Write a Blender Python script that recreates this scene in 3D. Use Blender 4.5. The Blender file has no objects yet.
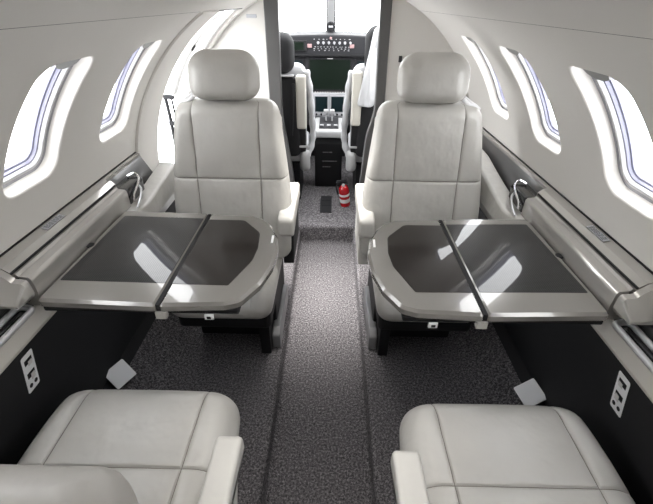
import bpy, bmesh, math, random
from mathutils import Vector, Matrix
from math import sin, cos, pi, sqrt, radians, asin, exp
random.seed(4)
SC = bpy.context.scene
COL = SC.collection

# ------------------------------------------------------------------ materials
def new_mat(name):
    m = bpy.data.materials.new(name); m.use_nodes = True
    return m, m.node_tree, m.node_tree.nodes['Principled BSDF']

def P(name, col, rough=.5, metal=0., coat=0., spec=.5, coat_rough=.03, emit=None, estr=1.):
    m, nt, b = new_mat(name)
    b.inputs['Base Color'].default_value = (*col, 1)
    b.inputs['Roughness'].default_value = rough
    b.inputs['Metallic'].default_value = metal
    b.inputs['Coat Weight'].default_value = coat
    b.inputs['Coat Roughness'].default_value = coat_rough
    b.inputs['Specular IOR Level'].default_value = spec
    if emit:
        b.inputs['Emission Color'].default_value = (*emit, 1)
        b.inputs['Emission Strength'].default_value = estr
    return m

def noise(nt, scale, detail=3, rough=.6, vec=None):
    n = nt.nodes.new('ShaderNodeTexNoise')
    n.inputs['Scale'].default_value = scale
    n.inputs['Detail'].default_value = detail
    n.inputs['Roughness'].default_value = rough
    if vec: nt.links.new(vec, n.inputs['Vector'])
    return n

def objvec(nt, scale=(1, 1, 1)):
    tc = nt.nodes.new('ShaderNodeTexCoord')
    mp = nt.nodes.new('ShaderNodeMapping')
    mp.inputs['Scale'].default_value = scale
    nt.links.new(tc.outputs['Object'], mp.inputs['Vector'])
    return mp.outputs['Vector']

def bump(nt, b, src, strength, dist, prev=None):
    bp = nt.nodes.new('ShaderNodeBump')
    bp.inputs['Strength'].default_value = strength
    bp.inputs['Distance'].default_value = dist
    nt.links.new(src, bp.inputs['Height'])
    if prev: nt.links.new(prev.outputs['Normal'], bp.inputs['Normal'])
    nt.links.new(bp.outputs['Normal'], b.inputs['Normal'])
    return bp

def ramp(nt, src, stops):
    r = nt.nodes.new('ShaderNodeValToRGB')
    e = r.color_ramp.elements
    while len(e) < len(stops): e.new(.5)
    for q, (p, c) in zip(e, stops): q.position = p; q.color = (*c, 1)
    nt.links.new(src, r.inputs['Fac'])
    return r

def leather(name, col, rough=.36):
    m = P(name, col, rough, spec=.55)
    nt = m.node_tree; b = nt.nodes['Principled BSDF']
    v = objvec(nt)
    big = noise(nt, 9, 3, .5, v)
    v2 = objvec(nt, (1, 1, .45))
    wr = noise(nt, 22, 2, .45, v2)
    grain = noise(nt, 420, 2, .5, v)
    b1 = bump(nt, b, big.outputs['Fac'], .30, .03)
    b2 = bump(nt, b, wr.outputs['Fac'], .26, .012, b1)
    bump(nt, b, grain.outputs['Fac'], .10, .001, b2)
    c = tuple(x * .93 for x in col)
    r = ramp(nt, big.outputs['Fac'], [(.3, c), (.7, col)])
    nt.links.new(r.outputs['Color'], b.inputs['Base Color'])
    return m

def carpet(name, a, bcol, c):
    m = P(name, a, .95, spec=.15)
    nt = m.node_tree; b = nt.nodes['Principled BSDF']
    v = objvec(nt)
    n = noise(nt, 130, 5, .95, v)
    r = ramp(nt, n.outputs['Fac'], [(.36, a), (.50, bcol), (.66, c)])
    nt.links.new(r.outputs['Color'], b.inputs['Base Color'])
    bump(nt, b, n.outputs['Fac'], .9, .006)
    return m

def carbon(name):
    m = P(name, (.008, .008, .0085), .35, coat=1., spec=.1, coat_rough=.01)
    nt = m.node_tree; b = nt.nodes['Principled BSDF']
    v = objvec(nt, (1, 1, 1))
    mp = nt.nodes.new('ShaderNodeMapping'); mp.inputs['Rotation'].default_value = (0, 0, radians(45))
    nt.links.new(v, mp.inputs['Vector'])
    ch = nt.nodes.new('ShaderNodeTexChecker'); ch.inputs['Scale'].default_value = 260
    ch.inputs['Color1'].default_value = (.018, .018, .019, 1)
    ch.inputs['Color2'].default_value = (.003, .003, .0035, 1)
    nt.links.new(mp.outputs['Vector'], ch.inputs['Vector'])
    nt.links.new(ch.outputs['Color'], b.inputs['Base Color'])
    return m

def liner(name, col):
    m = P(name, col, .62, spec=.3)
    nt = m.node_tree; b = nt.nodes['Principled BSDF']
    v = objvec(nt)
    n = noise(nt, 240, 2, .5, v); n2 = noise(nt, 7, 3, .5, v)
    b1 = bump(nt, b, n2.outputs['Fac'], .10, .02)
    bump(nt, b, n.outputs['Fac'], .05, .001, b1)
    return m

def perforated(name):
    m = P(name, (.02, .02, .02), .5)
    nt = m.node_tree; b = nt.nodes['Principled BSDF']
    v = objvec(nt)
    vo = nt.nodes.new('ShaderNodeTexVoronoi'); vo.inputs['Scale'].default_value = 260
    vo.inputs['Randomness'].default_value = 0
    nt.links.new(v, vo.inputs['Vector'])
    r = ramp(nt, vo.outputs['Distance'], [(.3, (.004, .004, .004)), (.45, (.05, .05, .05))])
    nt.links.new(r.outputs['Color'], b.inputs['Base Color'])
    return m

def glass(name, tint=(1, 1, 1), refl=.06):
    m = bpy.data.materials.new(name); m.use_nodes = True
    nt = m.node_tree; nt.nodes.clear()
    o = nt.nodes.new('ShaderNodeOutputMaterial')
    t = nt.nodes.new('ShaderNodeBsdfTransparent'); t.inputs['Color'].default_value = (*tint, 1)
    g = nt.nodes.new('ShaderNodeBsdfGlossy'); g.inputs['Roughness'].default_value = .02
    mx = nt.nodes.new('ShaderNodeMixShader'); mx.inputs['Fac'].default_value = refl
    nt.links.new(t.outputs[0], mx.inputs[1]); nt.links.new(g.outputs[0], mx.inputs[2])
    nt.links.new(mx.outputs[0], o.inputs['Surface'])
    return m

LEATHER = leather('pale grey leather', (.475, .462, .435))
LEATHER_SHADED = leather('shaded leather of folded back', (.36, .345, .32), .42)  # same pale leather, darkened in colour for a back turned from the light
SEAM_SHADE = P('sewn seam groove shade', (.20, .185, .165), .7)  # shade of the stitched groove, put into the colour of its faces
LINER = liner('sidewall liner', (.70, .677, .645))
HEADLINER = liner('headliner', (.70, .677, .645))
WHITE = P('white paint', (.80, .80, .80), .35)
FRAMEM = P('window frame white', (.50, .50, .51), .4)
WHITE_GREY = P('off white plastic', (.34, .34, .34), .35)
LILAC = P('lilac grey gasket', (.24, .24, .32), .4)
SLOT = P('grey channel', (.20, .20, .215), .5)
TAB = P('grey shade tab', (.30, .30, .30), .4)
CHAMP = P('champagne lacquer', (.215, .204, .19), .24, metal=.25, coat=1., coat_rough=.02)
CHAMP2 = P('pale champagne lacquer', (.45, .435, .41), .10, metal=.45, coat=1., coat_rough=.02)
CARBON = carbon('carbon weave lacquer')
ESPRESSO = P('espresso lacquer', (.012, .009, .008), .3, coat=1., spec=.1, coat_rough=.01)
BLACK = P('black plastic', (.010, .010, .011), .6, spec=.25)
BLACKGLOSS = P('gloss black', (.01, .01, .011), .15, coat=.5)
SIDEBLACK = P('black side panel', (.016, .016, .017), .62, spec=.3)
DARK = P('dark grey plastic', (.016, .016, .018), .6, spec=.22)
SLATE = P('slate grey panel', (.036, .036, .039), .5, spec=.25)
POSTM = P('dark grey laminate', (.075, .073, .073), .3, coat=.3, coat_rough=.1)
GREY = P('mid grey plastic', (.30, .30, .31), .4)
SILVER = P('satin silver', (.52, .52, .53), .38, metal=.6)
BLADE = P('satin grey', (.24, .24, .245), .4, metal=.3)
STEEL = P('brushed plate', (.80, .80, .81), .5, metal=.0)
CHROME = P('polished metal', (.75, .75, .76), .15, metal=1.)
BEIGE = P('beige armrest trim', (.50, .475, .435), .42)
IVORY = P('ivory plastic', (.50, .48, .43), .45)
CARPET = carpet('speckled grey carpet', (.008, .007, .008), (.092, .086, .091), (.42, .40, .41))
SHEEP = liner('sheepskin', (.50, .505, .52))
RED = P('red enamel', (.36, .008, .012), .25, coat=.5)
LABELM = P('white label', (.62, .60, .59), .5)
MARKM = P('panel lettering', (.30, .30, .31), .6)
SCREEN = P('dark green screen', (.002, .006, .003), .3, spec=.25)
TEAL = P('dark teal screen', (.002, .008, .010), .3, spec=.25)
PINK = P('pale red caption', (.30, .19, .19), .4)
PLAC = P('grey placard', (.40, .41, .44), .35, metal=.3)
INK = P('ink', (.12, .12, .13), .6)
BULK = P('pearl bulkhead laminate', (.62, .60, .57), .28, coat=.35, coat_rough=.08)
GLASS = glass('clear pane')

for m_ in (CARBON, ESPRESSO): m_.node_tree.nodes['Principled BSDF'].inputs['Coat IOR'].default_value = 1.38
# ------------------------------------------------------------------ helpers
def tag(o, label=None, cat=None, group=None, kind=None):
    if label: o['label'] = label
    if cat: o['category'] = cat
    if group: o['group'] = group
    if kind: o['kind'] = kind
    return o

def thing(name, loc, label, cat, group=None):
    o = bpy.data.objects.new(name, None); COL.objects.link(o)
    o.location = loc; o.empty_display_size = .05
    return tag(o, label, cat, group)

def world_loc(o):
    v = Vector((0, 0, 0))
    while o: v += o.location; o = o.parent
    return v

def obj(name, bm, mat, parent=None, label=None, angle=32, recalc=True, wn_=True, mats=()):
    """one mesh object; coordinates in bm are world coordinates"""
    if recalc: bmesh.ops.recalc_face_normals(bm, faces=bm.faces)
    if parent:
        bmesh.ops.translate(bm, verts=bm.verts, vec=-world_loc(parent))
    me = bpy.data.meshes.new(name)
    for f in bm.faces: f.smooth = True
    bm.to_mesh(me); bm.free()
    me.set_sharp_from_angle(angle=radians(angle))
    me.materials.append(mat)
    for m in mats: me.materials.append(m)
    o = bpy.data.objects.new(name, me); COL.objects.link(o)
    if wn_:
        md = o.modifiers.new('wn', 'WEIGHTED_NORMAL'); md.keep_sharp = True; md.mode = 'FACE_AREA'
    if parent: o.parent = parent
    if label: o['label'] = label
    return o

def struct(name, bm, mat, parent=None, angle=32, recalc=True):
    o = obj(name, bm, mat, parent, angle=angle, recalc=recalc, wn_=not name.startswith(('wall_', 'ceiling', 'floor')))
    if not parent: o['kind'] = 'structure'
    return o

def box(x0, x1, y0, y1, z0, z1, bev=0., seg=2, bm=None, M=None):
    bm = bm or bmesh.new()
    b2 = bmesh.new()
    bmesh.ops.create_cube(b2, size=1)
    bmesh.ops.scale(b2, verts=b2.verts, vec=(abs(x1 - x0), abs(y1 - y0), abs(z1 - z0)))
    bmesh.ops.translate(b2, verts=b2.verts, vec=((x0 + x1) / 2, (y0 + y1) / 2, (z0 + z1) / 2))
    if bev:
        bmesh.ops.bevel(b2, geom=b2.edges[:], offset=bev, segments=seg, profile=.5, affect='EDGES')
    if M: bmesh.ops.transform(b2, matrix=M, verts=b2.verts)
    return merge(bm, b2)

def merge(bm, b2):
    me = bpy.data.meshes.new('tmp'); b2.to_mesh(me); b2.free(); bm.from_mesh(me); bpy.data.meshes.remove(me)
    return bm

def round_poly(pts, r, seg=6):
    out = []
    n = len(pts)
    rs = r if isinstance(r, (list, tuple)) else [r] * n
    for i in range(n):
        p = Vector(pts[i]); a = Vector(pts[i - 1]); c = Vector(pts[(i + 1) % n])
        rr = rs[i]
        if rr <= 0: out.append(p); continue
        d1 = (a - p); d2 = (c - p); l1, l2 = d1.length, d2.length
        d1.normalize(); d2.normalize()
        ang = d1.angle(d2)
        t = min(rr / math.tan(ang / 2), .49 * l1, .49 * l2)
        p1 = p + d1 * t; p2 = p + d2 * t
        for k in range(seg + 1):
            u = k / seg
            out.append(p1 * (1 - u) ** 2 + p * 2 * u * (1 - u) + p2 * u * u)
    return out

def prism(poly, z0, z1, bev=0., bev_bottom=0., bm=None, fn=None, seg=3):
    """extruded polygon with a rounded upper (and lower) rim; poly is (x, y)"""
    bm = bm or bmesh.new()
    pts = [Vector(p) for p in poly]
    area = sum(pts[i - 1].x * pts[i].y - pts[i].x * pts[i - 1].y for i in range(len(pts)))
    if area < 0: pts.reverse()
    n = len(pts)
    nrm = []
    for i in range(n):
        e1 = (pts[i] - pts[i - 1]).normalized(); e2 = (pts[(i + 1) % n] - pts[i]).normalized()
        n1 = Vector((-e1.y, e1.x)); n2 = Vector((-e2.y, e2.x))
        q = n1 + n2
        q = q / max(.35, q.length_squared / 2) if q.length > 1e-6 else n1
        nrm.append(q)
    loops = []
    if bev_bottom:
        for k in range(seg):
            a = pi / 2 * (k / seg); loops.append((bev_bottom * (1 - sin(a)), z0 + bev_bottom * (1 - cos(a))))
        loops.append((0, z0 + bev_bottom))
    else: loops.append((0, z0))
    if bev:
        loops.append((0, z1 - bev))
        for k in range(1, seg + 1):
            a = pi / 2 * (k / seg); loops.append((bev * (1 - cos(a)), z1 - bev + bev * sin(a)))
    else: loops.append((0, z1))
    rows = []
    for off, z in loops:
        row = []
        for p, q in zip(pts, nrm):
            v = Vector((p.x + q.x * off, p.y + q.y * off, z))
            if fn: v = Vector(fn(v))
            row.append(bm.verts.new(v))
        rows.append(row)
    for a, b in zip(rows, rows[1:]):
        for i in range(n): bm.faces.new((a[i - 1], a[i], b[i], b[i - 1]))
    bm.faces.new(rows[-1]); bm.faces.new(list(reversed(rows[0])))
    return bm

def tube(path, r, seg=10, bm=None, closed=False, caps=True):
    bm = bm or bmesh.new()
    pts = [Vector(p) for p in path]; n = len(pts)
    rr = r if isinstance(r, (list, tuple)) else [r] * n
    rows = []; prev = None
    for i, p in enumerate(pts):
        a = pts[i - 1] if (i > 0 or closed) else p
        c = pts[(i + 1) % n] if (i < n - 1 or closed) else p
        t = (c - a).normalized()
        if prev is None:
            u = t.cross(Vector((0, 0, 1)))
            if u.length < .1: u = t.cross(Vector((1, 0, 0)))
        else: u = prev - t * prev.dot(t)
        u.normalize(); prev = u; v = t.cross(u)
        rows.append([bm.verts.new(p + (u * cos(2 * pi * k / seg) + v * sin(2 * pi * k / seg)) * rr[i]) for k in range(seg)])
    m = n if closed else n - 1
    for i in range(m):
        a, b = rows[i], rows[(i + 1) % n]
        for k in range(seg): bm.faces.new((a[k - 1], a[k], b[k], b[k - 1]))
    if caps and not closed:
        bm.faces.new(rows[0]); bm.faces.new(rows[-1])
    return bm

def lathe(profile, seg=24, M=None, bm=None):
    bm = bm or bmesh.new(); M = M or Matrix()
    rows = []
    for r, z in profile:
        rows.append([bm.verts.new(M @ Vector((r * cos(2 * pi * k / seg), r * sin(2 * pi * k / seg), z))) for k in range(seg)])
    for a, b in zip(rows, rows[1:]):
        for k in range(seg): bm.faces.new((a[k - 1], a[k], b[k], b[k - 1]))
    bm.faces.new(rows[0]); bm.faces.new(rows[-1])
    return bm

def smooth_path(pts, n=8):
    P_ = [Vector(p) for p in pts]; out = []
    for i in range(len(P_) - 1):
        p0 = P_[max(i - 1, 0)]; p1 = P_[i]; p2 = P_[i + 1]; p3 = P_[min(i + 2, len(P_) - 1)]
        for k in range(n):
            t = k / n
            out.append(.5 * ((2 * p1) + (p2 - p0) * t + (2 * p0 - 5 * p1 + 4 * p2 - p3) * t * t + (3 * p1 - p0 - 3 * p2 + p3) * t ** 3))
    out.append(P_[-1]); return out

def sweep(section_at, ys, bm=None, cap=True):
    """section_at(y) -> closed list of (x, z); skinned along y"""
    bm = bm or bmesh.new(); rows = []
    for y in ys: rows.append([bm.verts.new((x, y, z)) for x, z in section_at(y)])
    n = len(rows[0])
    for a, b in zip(rows, rows[1:]):
        for k in range(n): bm.faces.new((a[k - 1], a[k], b[k], b[k - 1]))
    if cap: bm.faces.new(rows[0]); bm.faces.new(list(reversed(rows[-1])))
    return bm

def strip(section, y0, y1, n=2, bm=None):
    """open surface: list of (x, z) pulled along y"""
    bm = bm or bmesh.new(); rows = []
    for i in range(n):
        y = y0 + (y1 - y0) * i / (n - 1)
        rows.append([bm.verts.new((x, y, z)) for x, z in section])
    for a, b in zip(rows, rows[1:]):
        for k in range(len(section) - 1): bm.faces.new((a[k], a[k + 1], b[k + 1], b[k]))
    return bm

def frange(a, b, n): return [a + (b - a) * i / (n - 1) for i in range(n)]

SEAMW = .0008
def pad(W, H, D, Db, r=.05, b=.04, sx=(), sz=(), wfn=None, puff=.008, g=.004, bb=None, fn=None, nx=34, nz=34, wrinkle=0., seed=0):
    """upholstered pad: x across, z up, front towards -y. sx, sz are sewn seams (local x and z)."""
    bb = bb or b; f = lambda u: sqrt(max(0., 1 - (1 - min(max(u, 0), 1)) ** 2))
    bm = bmesh.new()
    wf = wfn or (lambda z: W)
    xin = (max(abs(x) for x in sx) + .02) if sx else W * .4
    si = .62
    sl = set()
    for k in range(nx + 1): sl.add(round(sin(pi / 2 * (2 * k / nx - 1)), 5))
    for e in (.9985, .994): sl |= {e, -e}
    for x in sx:
        for o in (-.008, -.004, -.0022, -.0009, .0009, .0022, .004, .008): sl.add(round((x + o) / xin * si, 5))
    sl = sorted(sl)
    zl = set()
    for k in range(nz + 1): zl.add(round(H / 2 * sin(pi / 2 * (2 * k / nz - 1)), 5))
    for e in (.9985, .994): zl |= {round(H / 2 * e, 5), round(-H / 2 * e, 5)}
    for z in sz:
        for o in (-.008, -.004, -.0022, -.0009, .0009, .0022, .004, .008): zl.add(round(z + o, 5))
    zl = sorted(zl)
    xb = sorted([-W] + list(sx) + [W]); zb = sorted([-H / 2] + list(sz) + [H / 2])
    rnd = random.Random(seed)
    wr = [(rnd.uniform(-W, W), rnd.uniform(-H / 2, H / 2), rnd.uniform(0, pi), rnd.uniform(.05, .12), rnd.uniform(.006, .012)) for _ in range(26)]
    def sec(v, br):
        for a, c in zip(br, br[1:]):
            if a <= v <= c: return 1 - ((v - (a + c) / 2) / ((c - a) / 2)) ** 2
        return 0
    F, B = [], []
    for z in zl:
        w = wf(z); dz = H / 2 - abs(z)
        wc = w - r + r * f(dz / r) if dz < r else w
        fr, br = [], []
        for s in sl:
            a = abs(s); xi = min(xin, wc * .93)
            x = (a / si * xi) if a <= si else xi + (a - si) / (1 - si) * (wc - xi)
            x = math.copysign(x, s)
            e = f((wc - abs(x)) / b) * f(dz / b)
            d = D * e
            d += puff * sec(min(max(x, -W), W), xb) * sec(z, zb) * e
            gv = 0
            xn = math.copysign(a / si * xin, s) if a <= si else 9.
            for q in sx: gv = max(gv, exp(-((xn - q) / .0032) ** 2))
            for q in sz: gv = max(gv, exp(-((z - q) / .0032) ** 2))
            d -= g * gv * e
            if wrinkle:
                for (cx_, cz_, an, L, wd) in wr:
                    u = (x - cx_) * cos(an) + (z - cz_) * sin(an); v = -(x - cx_) * sin(an) + (z - cz_) * cos(an)
                    d -= wrinkle * exp(-(u / L) ** 2 - (v / wd) ** 2) * e
            eb = f((wc - abs(x)) / bb) * f(dz / bb)
            fr.append((x, -d, z)); br.append((x, Db * eb, z))
        F.append(fr); B.append(br)
    tr = fn or (lambda p: p)
    nzr, nxr = len(zl), len(sl); seamf = []
    FV = [[bm.verts.new(tr(p)) for p in row] for row in F]
    BV = []
    for i, row in enumerate(B):
        rv = []
        for j, p in enumerate(row):
            if i in (0, nzr - 1) or j in (0, nxr - 1): rv.append(FV[i][j])
            else: rv.append(bm.verts.new(tr(p)))
        BV.append(rv)
    for i in range(nzr - 1):
        for j in range(nxr - 1):
            fc = bm.faces.new((FV[i][j], FV[i][j + 1], FV[i + 1][j + 1], FV[i + 1][j]))
            mx_ = (sl[j] + sl[j + 1]) / 2 / si * xin; mz_ = (zl[i] + zl[i + 1]) / 2
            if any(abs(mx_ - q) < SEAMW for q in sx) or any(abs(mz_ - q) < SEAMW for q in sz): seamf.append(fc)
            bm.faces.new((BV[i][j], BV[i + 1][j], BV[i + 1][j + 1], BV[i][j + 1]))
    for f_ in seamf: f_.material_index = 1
    return bm

# ------------------------------------------------------------------ fuselage geometry
R0, ZC = .80, .65
def cyl(s, y, arc, d=0.):
    a = arc / R0
    return Vector((s * (R0 + d) * cos(a), y, ZC + (R0 + d) * sin(a)))
A_BOT, A_SEAM = R0 * asin((.79 - ZC) / R0), R0 * radians(57.0)
A_WIN = R0 * radians(34.9)
HW, HH = .107, .180

def rrect(hw, hh, r, seg=22):
    out = []
    for cx_, cy_, a0 in ((hw - r, hh - r, 0), (-hw + r, hh - r, 90), (-hw + r, -hh + r, 180), (hw - r, -hh + r, 270)):
        for k in range(seg + 1):
            a = radians(a0 + 90 * k / seg); out.append((cx_ + r * cos(a), cy_ + r * sin(a)))
    # densify the straight sides
    res = []
    n = len(out)
    for i in range(n):
        p, q = out[i], out[(i + 1) % n]
        L = math.hypot(q[0] - p[0], q[1] - p[1]); m = 26 if L > .2 else (9 if L > .05 else 1)
        for k in range(m): res.append((p[0] + (q[0] - p[0]) * k / m, p[1] + (q[1] - p[1]) * k / m))
    return res

def loops_mesh(s, yc, loops, bm=None, close=False, fill=False):
    """loops: (hw, hh, r, depth); skin between consecutive loops around a window"""
    bm = bm or bmesh.new(); rows = []
    for hw, hh, r, d in loops:
        rows.append([bm.verts.new(cyl(s, yc + p[0], A_WIN + p[1], d)) for p in rrect(hw, hh, r)])
    pairs = list(zip(rows, rows[1:]))
    if close: pairs.append((rows[-1], rows[0]))
    for a, b in pairs:
        for k in range(len(a)): bm.faces.new((a[k - 1], a[k], b[k], b[k - 1]))
    if fill: bm.faces.new(rows[-1])
    return bm

def wall_liner(s, y0, y1, wins):
    bm = bmesh.new()
    NA = 30
    def grid(ya, yb):
        if yb - ya < 1e-4: return
        ya = max(y0, ya - .005); yb = min(y1, yb + .005)
        n = max(2, int((yb - ya) / .06) + 1)
        rows = []
        for i in range(n):
            y = ya + (yb - ya) * i / (n - 1)
            rows.append([bm.verts.new(cyl(s, y, A_BOT + (A_SEAM - A_BOT) * k / NA)) for k in range(NA + 1)])
        for a, b in zip(rows, rows[1:]):
            for k in range(NA): bm.faces.new((a[k], a[k + 1], b[k + 1], b[k]))
    cell = .17; cur = y0
    up, dn = A_SEAM - A_WIN, A_WIN - A_BOT
    for yc in sorted(wins):
        grid(cur, yc - cell); cur = yc + cell
        hole = rrect(HW + .006, HH + .006, .05)
        outer = []
        for (px_, py_) in hole:
            ky = cell / abs(px_) if abs(px_) > 1e-9 else 1e9
            kz = (up if py_ > 0 else dn) / abs(py_) if abs(py_) > 1e-9 else 1e9
            k = min(ky, kz); outer.append((px_ * k, py_ * k))
        # snap the nearest outer points on the cell corners
        for cx_, cy_ in ((cell, up), (-cell, up), (-cell, -dn), (cell, -dn)):
            j = min(range(len(outer)), key=lambda i: (outer[i][0] - cx_) ** 2 + (outer[i][1] - cy_) ** 2)
            outer[j] = (cx_, cy_)
        rows = []
        for t in (0, .2, .45, .72, .9, .97, 1):
            rows.append([bm.verts.new(cyl(s, yc + h[0] + (o[0] - h[0]) * (1 - t), A_WIN + h[1] + (o[1] - h[1]) * (1 - t))) for h, o in zip(hole, outer)])
        for k in range(1, 6):               # rounded lip
            a = pi / 2 * k / 5
            e = .006 * (1 - sin(a)); d = .006 * (1 - cos(a))
            rows.append([bm.verts.new(cyl(s, yc + p[0], A_WIN + p[1], d)) for p in rrect(HW + e, HH + e, .05)])
        # deep flared reveal
        for hw_, hh_, d in ((HW - .001, HH - .002, .016), (HW - .003, HH - .005, .032)):
            rows.append([bm.verts.new(cyl(s, yc + p[0], A_WIN + p[1], d)) for p in rrect(hw_, hh_, .048)])
        for a, b in zip(rows, rows[1:]):
            for k in range(len(a)): bm.faces.new((a[k - 1], a[k], b[k], b[k - 1]))
    grid(cur, y1)
    bm.normal_update()
    for fc in bm.faces:
        c = fc.calc_center_median()
        if fc.normal.x * c.x + fc.normal.z * (c.z - ZC) > 1e-3: fc.normal_flip()
    bmesh.ops.remove_doubles(bm, verts=bm.verts, dist=1e-5)
    return bm

WIN_L = [-.83, -.39, .055, .50, .945, 1.39]
WIN_R = [-.90, -.45, -.005, .44, .885, 1.335, 1.775]
YB = -1.3
Y_DOOR = 1.60
BR, BL = 2.25, 2.42          # partitions behind the two forward seats
struct('wall_left', wall_liner(-1, YB, Y_DOOR, WIN_L), LINER, recalc=False)
struct('wall_right', wall_liner(1, YB, BR, WIN_R), LINER, recalc=False)

wn = 0
def window(s, yc):
    global wn; wn += 1
    w = bpy.data.objects.new('window_%d' % wn, None); COL.objects.link(w)
    w.location = cyl(s, yc, A_WIN, .06); w['kind'] = 'structure'
    hw, hh = HW - .003, HH - .005
    # grey channel behind the liner's edge that the blind slides in
    obj('blind_channel', loops_mesh(s, yc, [(hw + .02, hh + .02, .05, .0315), (hw + .02, hh + .02, .05, .048), (hw - .02, hh - .02, .03, .048)]), SLOT, w)
    a, b = hw - .007, hh - .006
    obj('frame', loops_mesh(s, yc, [(a, b, .045, .047), (a, b, .045, .035), (a - .002, b - .002, .044, .033), (a - .009, b - .009, .038, .033), (a - .011, b - .011, .036, .036), (a - .012, b - .012, .035, .047)]), FRAMEM, w)
    a -= .012; b -= .012
    obj('gasket', loops_mesh(s, yc, [(a + .001, b + .001, .034, .042), (a - .003, b - .003, .032, .043), (a - .004, b - .004, .031, .050), (a - .008, b - .008, .028, .052), (a - .009, b - .009, .027, .060)]), LILAC, w)
    obj('pane', loops_mesh(s, yc, [(a - .002, b - .002, .03, .054)], fill=True), GLASS, w)
    # tab of the raised blind at the top of the opening
    bm = bmesh.new(); rows = []
    for d in (.008, .034):
        row = []
        for k in range(15):
            u = -1 + 2 * k / 14
            row.append(bm.verts.new(cyl(s, yc + u * .048, A_WIN + hh - .004 - .022 * sqrt(max(0, 1 - u * u)), d)))
        for u in (1, -1): row.append(bm.verts.new(cyl(s, yc + u * .048, A_WIN + hh + .004, d)))
        rows.append(row)
    n = len(rows[0])
    for k in range(n): bm.faces.new((rows[0][k - 1], rows[0][k], rows[1][k], rows[1][k - 1]))
    bm.faces.new(rows[0]); bm.faces.new(rows[1])
    obj('blind_tab', bm, TAB, w)
for y in WIN_L: window(-1, y)
for y in WIN_R: window(1, y)

# ceiling between the two seams
def arc_shell(a0, a1, y0, y1, d=0., n=40, ny=8):
    bm = bmesh.new(); rows = []
    for i in range(ny):
        y = y0 + (y1 - y0) * i / (ny - 1)
        rows.append([bm.verts.new(cyl(1, y, R0 * (a0 + (a1 - a0) * k / n), d)) for k in range(n + 1)])
    for p, q in zip(rows, rows[1:]):
        for k in range(n): bm.faces.new((p[k], p[k + 1], q[k + 1], q[k]))
    return bm
struct('ceiling', arc_shell(radians(57.35), radians(122.65), YB, BL, -.002), HEADLINER, recalc=False)
for i, (a, y1) in enumerate(((57, BR), (122, BL))):
    struct('trim_%d' % (i + 1), arc_shell(radians(a - .8), radians(a + 1.6), YB, y1, .0012, 6), DARK, recalc=False)

# wall behind the camera
bm = bmesh.new()
ring = [bm.verts.new((.86 * cos(2 * pi * k / 48), YB, ZC + .86 * sin(2 * pi * k / 48))) for k in range(48)]
bm.faces.new(ring)
struct('wall_back', bm, LINER)

# lower hull behind the consoles
bm = bmesh.new()
for ya, yb, a0 in ((YB, 1.60, 168), (1.60, 2.36, 220), (2.36, BL + 1.4, 168)):
    rows = []
    for y in (ya, yb):
        rows.append([bm.verts.new((.86 * cos(a), y, ZC + .86 * sin(a))) for a in frange(radians(a0), radians(372), 50)])
    for k in range(49): bm.faces.new((rows[0][k], rows[0][k + 1], rows[1][k + 1], rows[1][k]))
struct('wall_hull', bm, SIDEBLACK)

# floor: dropped aisle, side floors, carpeted ramps towards the walls, raised forward floor
AX = .172
def floor_section():
    pts = [(-.80, .205), (-.745, .20)]
    for k in range(7):
        u = k / 6; pts.append((-.72 + .15 * u, .186 - .086 * u))
    pts += [(-.50, .1), (-.30, .1)]
    for k in range(6):
        a = pi / 2 * k / 5; pts.append((-AX - .018 + .018 * sin(a), .1 - .018 + .018 * cos(a)))
    for k in range(6):
        a = pi / 2 * k / 5; pts.append((-AX + .02 - .02 * cos(a), .02 - .02 * sin(a)))
    return pts + [(-x, z) for x, z in reversed(pts)]
bm = strip(floor_section(), YB, 2.30, 40)
# step up to the cockpit
sec = []
for k in range(6):
    a = pi / 2 * k / 5; sec.append((2.262 + .02 * sin(a), .02 - .02 * cos(a)))
for k in range(6):
    a = pi / 2 * k / 5; sec.append((2.282 + .02 * (1 - cos(a)), .10 + .02 * sin(a)))
sec += [(2.6, .12), (3.0, .12), (3.9, .12)]
rows = [[bm.verts.new((x, y, z)) for y, z in sec] for x in (-.78, -.19, .19, .78)]
for a, b in zip(rows, rows[1:]):
    for k in range(len(sec) - 1): bm.faces.new((a[k], a[k + 1], b[k + 1], b[k]))
struct('floor', bm, CARPET, recalc=False, angle=60)

# black lower side panels
for i, s in enumerate((-1, 1)):
    bm = strip([(s * .770, .672), (s * .712, .668), (s * .716, .60), (s * .735, .35), (s * .752, .195)], YB, 2.2 if s > 0 else 1.80, 3)
    struct('trim_%d' % (i + 3), bm, SIDEBLACK, recalc=False)

# forward partitions with the dark posts of the cockpit opening
def partition(s, y, xin, th=.03):
    pts = [(s * xin, .10)]
    for a in frange(radians(-43), radians(66), 34):
        x = R0 * cos(a); 
        if x > xin: pts.append((s * (x + .002), ZC + (R0 + .002) * sin(a)))
    pts.append((s * xin, ZC + sqrt(R0 ** 2 - xin ** 2)))
    return prism(pts, 0, th, fn=lambda v: (v.x, y + v.z, v.y))
struct('wall_front_left', partition(-1, BL, .335), BULK)
struct('wall_front_right', partition(1, BR, .298), BULK)
def post(s, y, wz):
    bm = bmesh.new()
    zs = [p[0] for p in wz]
    dense = smooth_path([(p[1], p[2], p[0]) for p in wz], 5)
    poly = [(s * p.x, p.z) for p in dense] + [(s * p.y, p.z) for p in reversed(dense)]
    return prism(poly, 0, .05, .006, .006, fn=lambda v: (v.x, y + .035 - v.z, v.y))
struct('trim_5', post(-1, BL, [(.10, .21, .34), (.34, .213, .34), (.47, .225, .34), (.60, .243, .34), (.72, .262, .34), (.85, .270, .34), (1.2, .266, .34), (1.43, .262, .34)]), POSTM)
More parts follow.
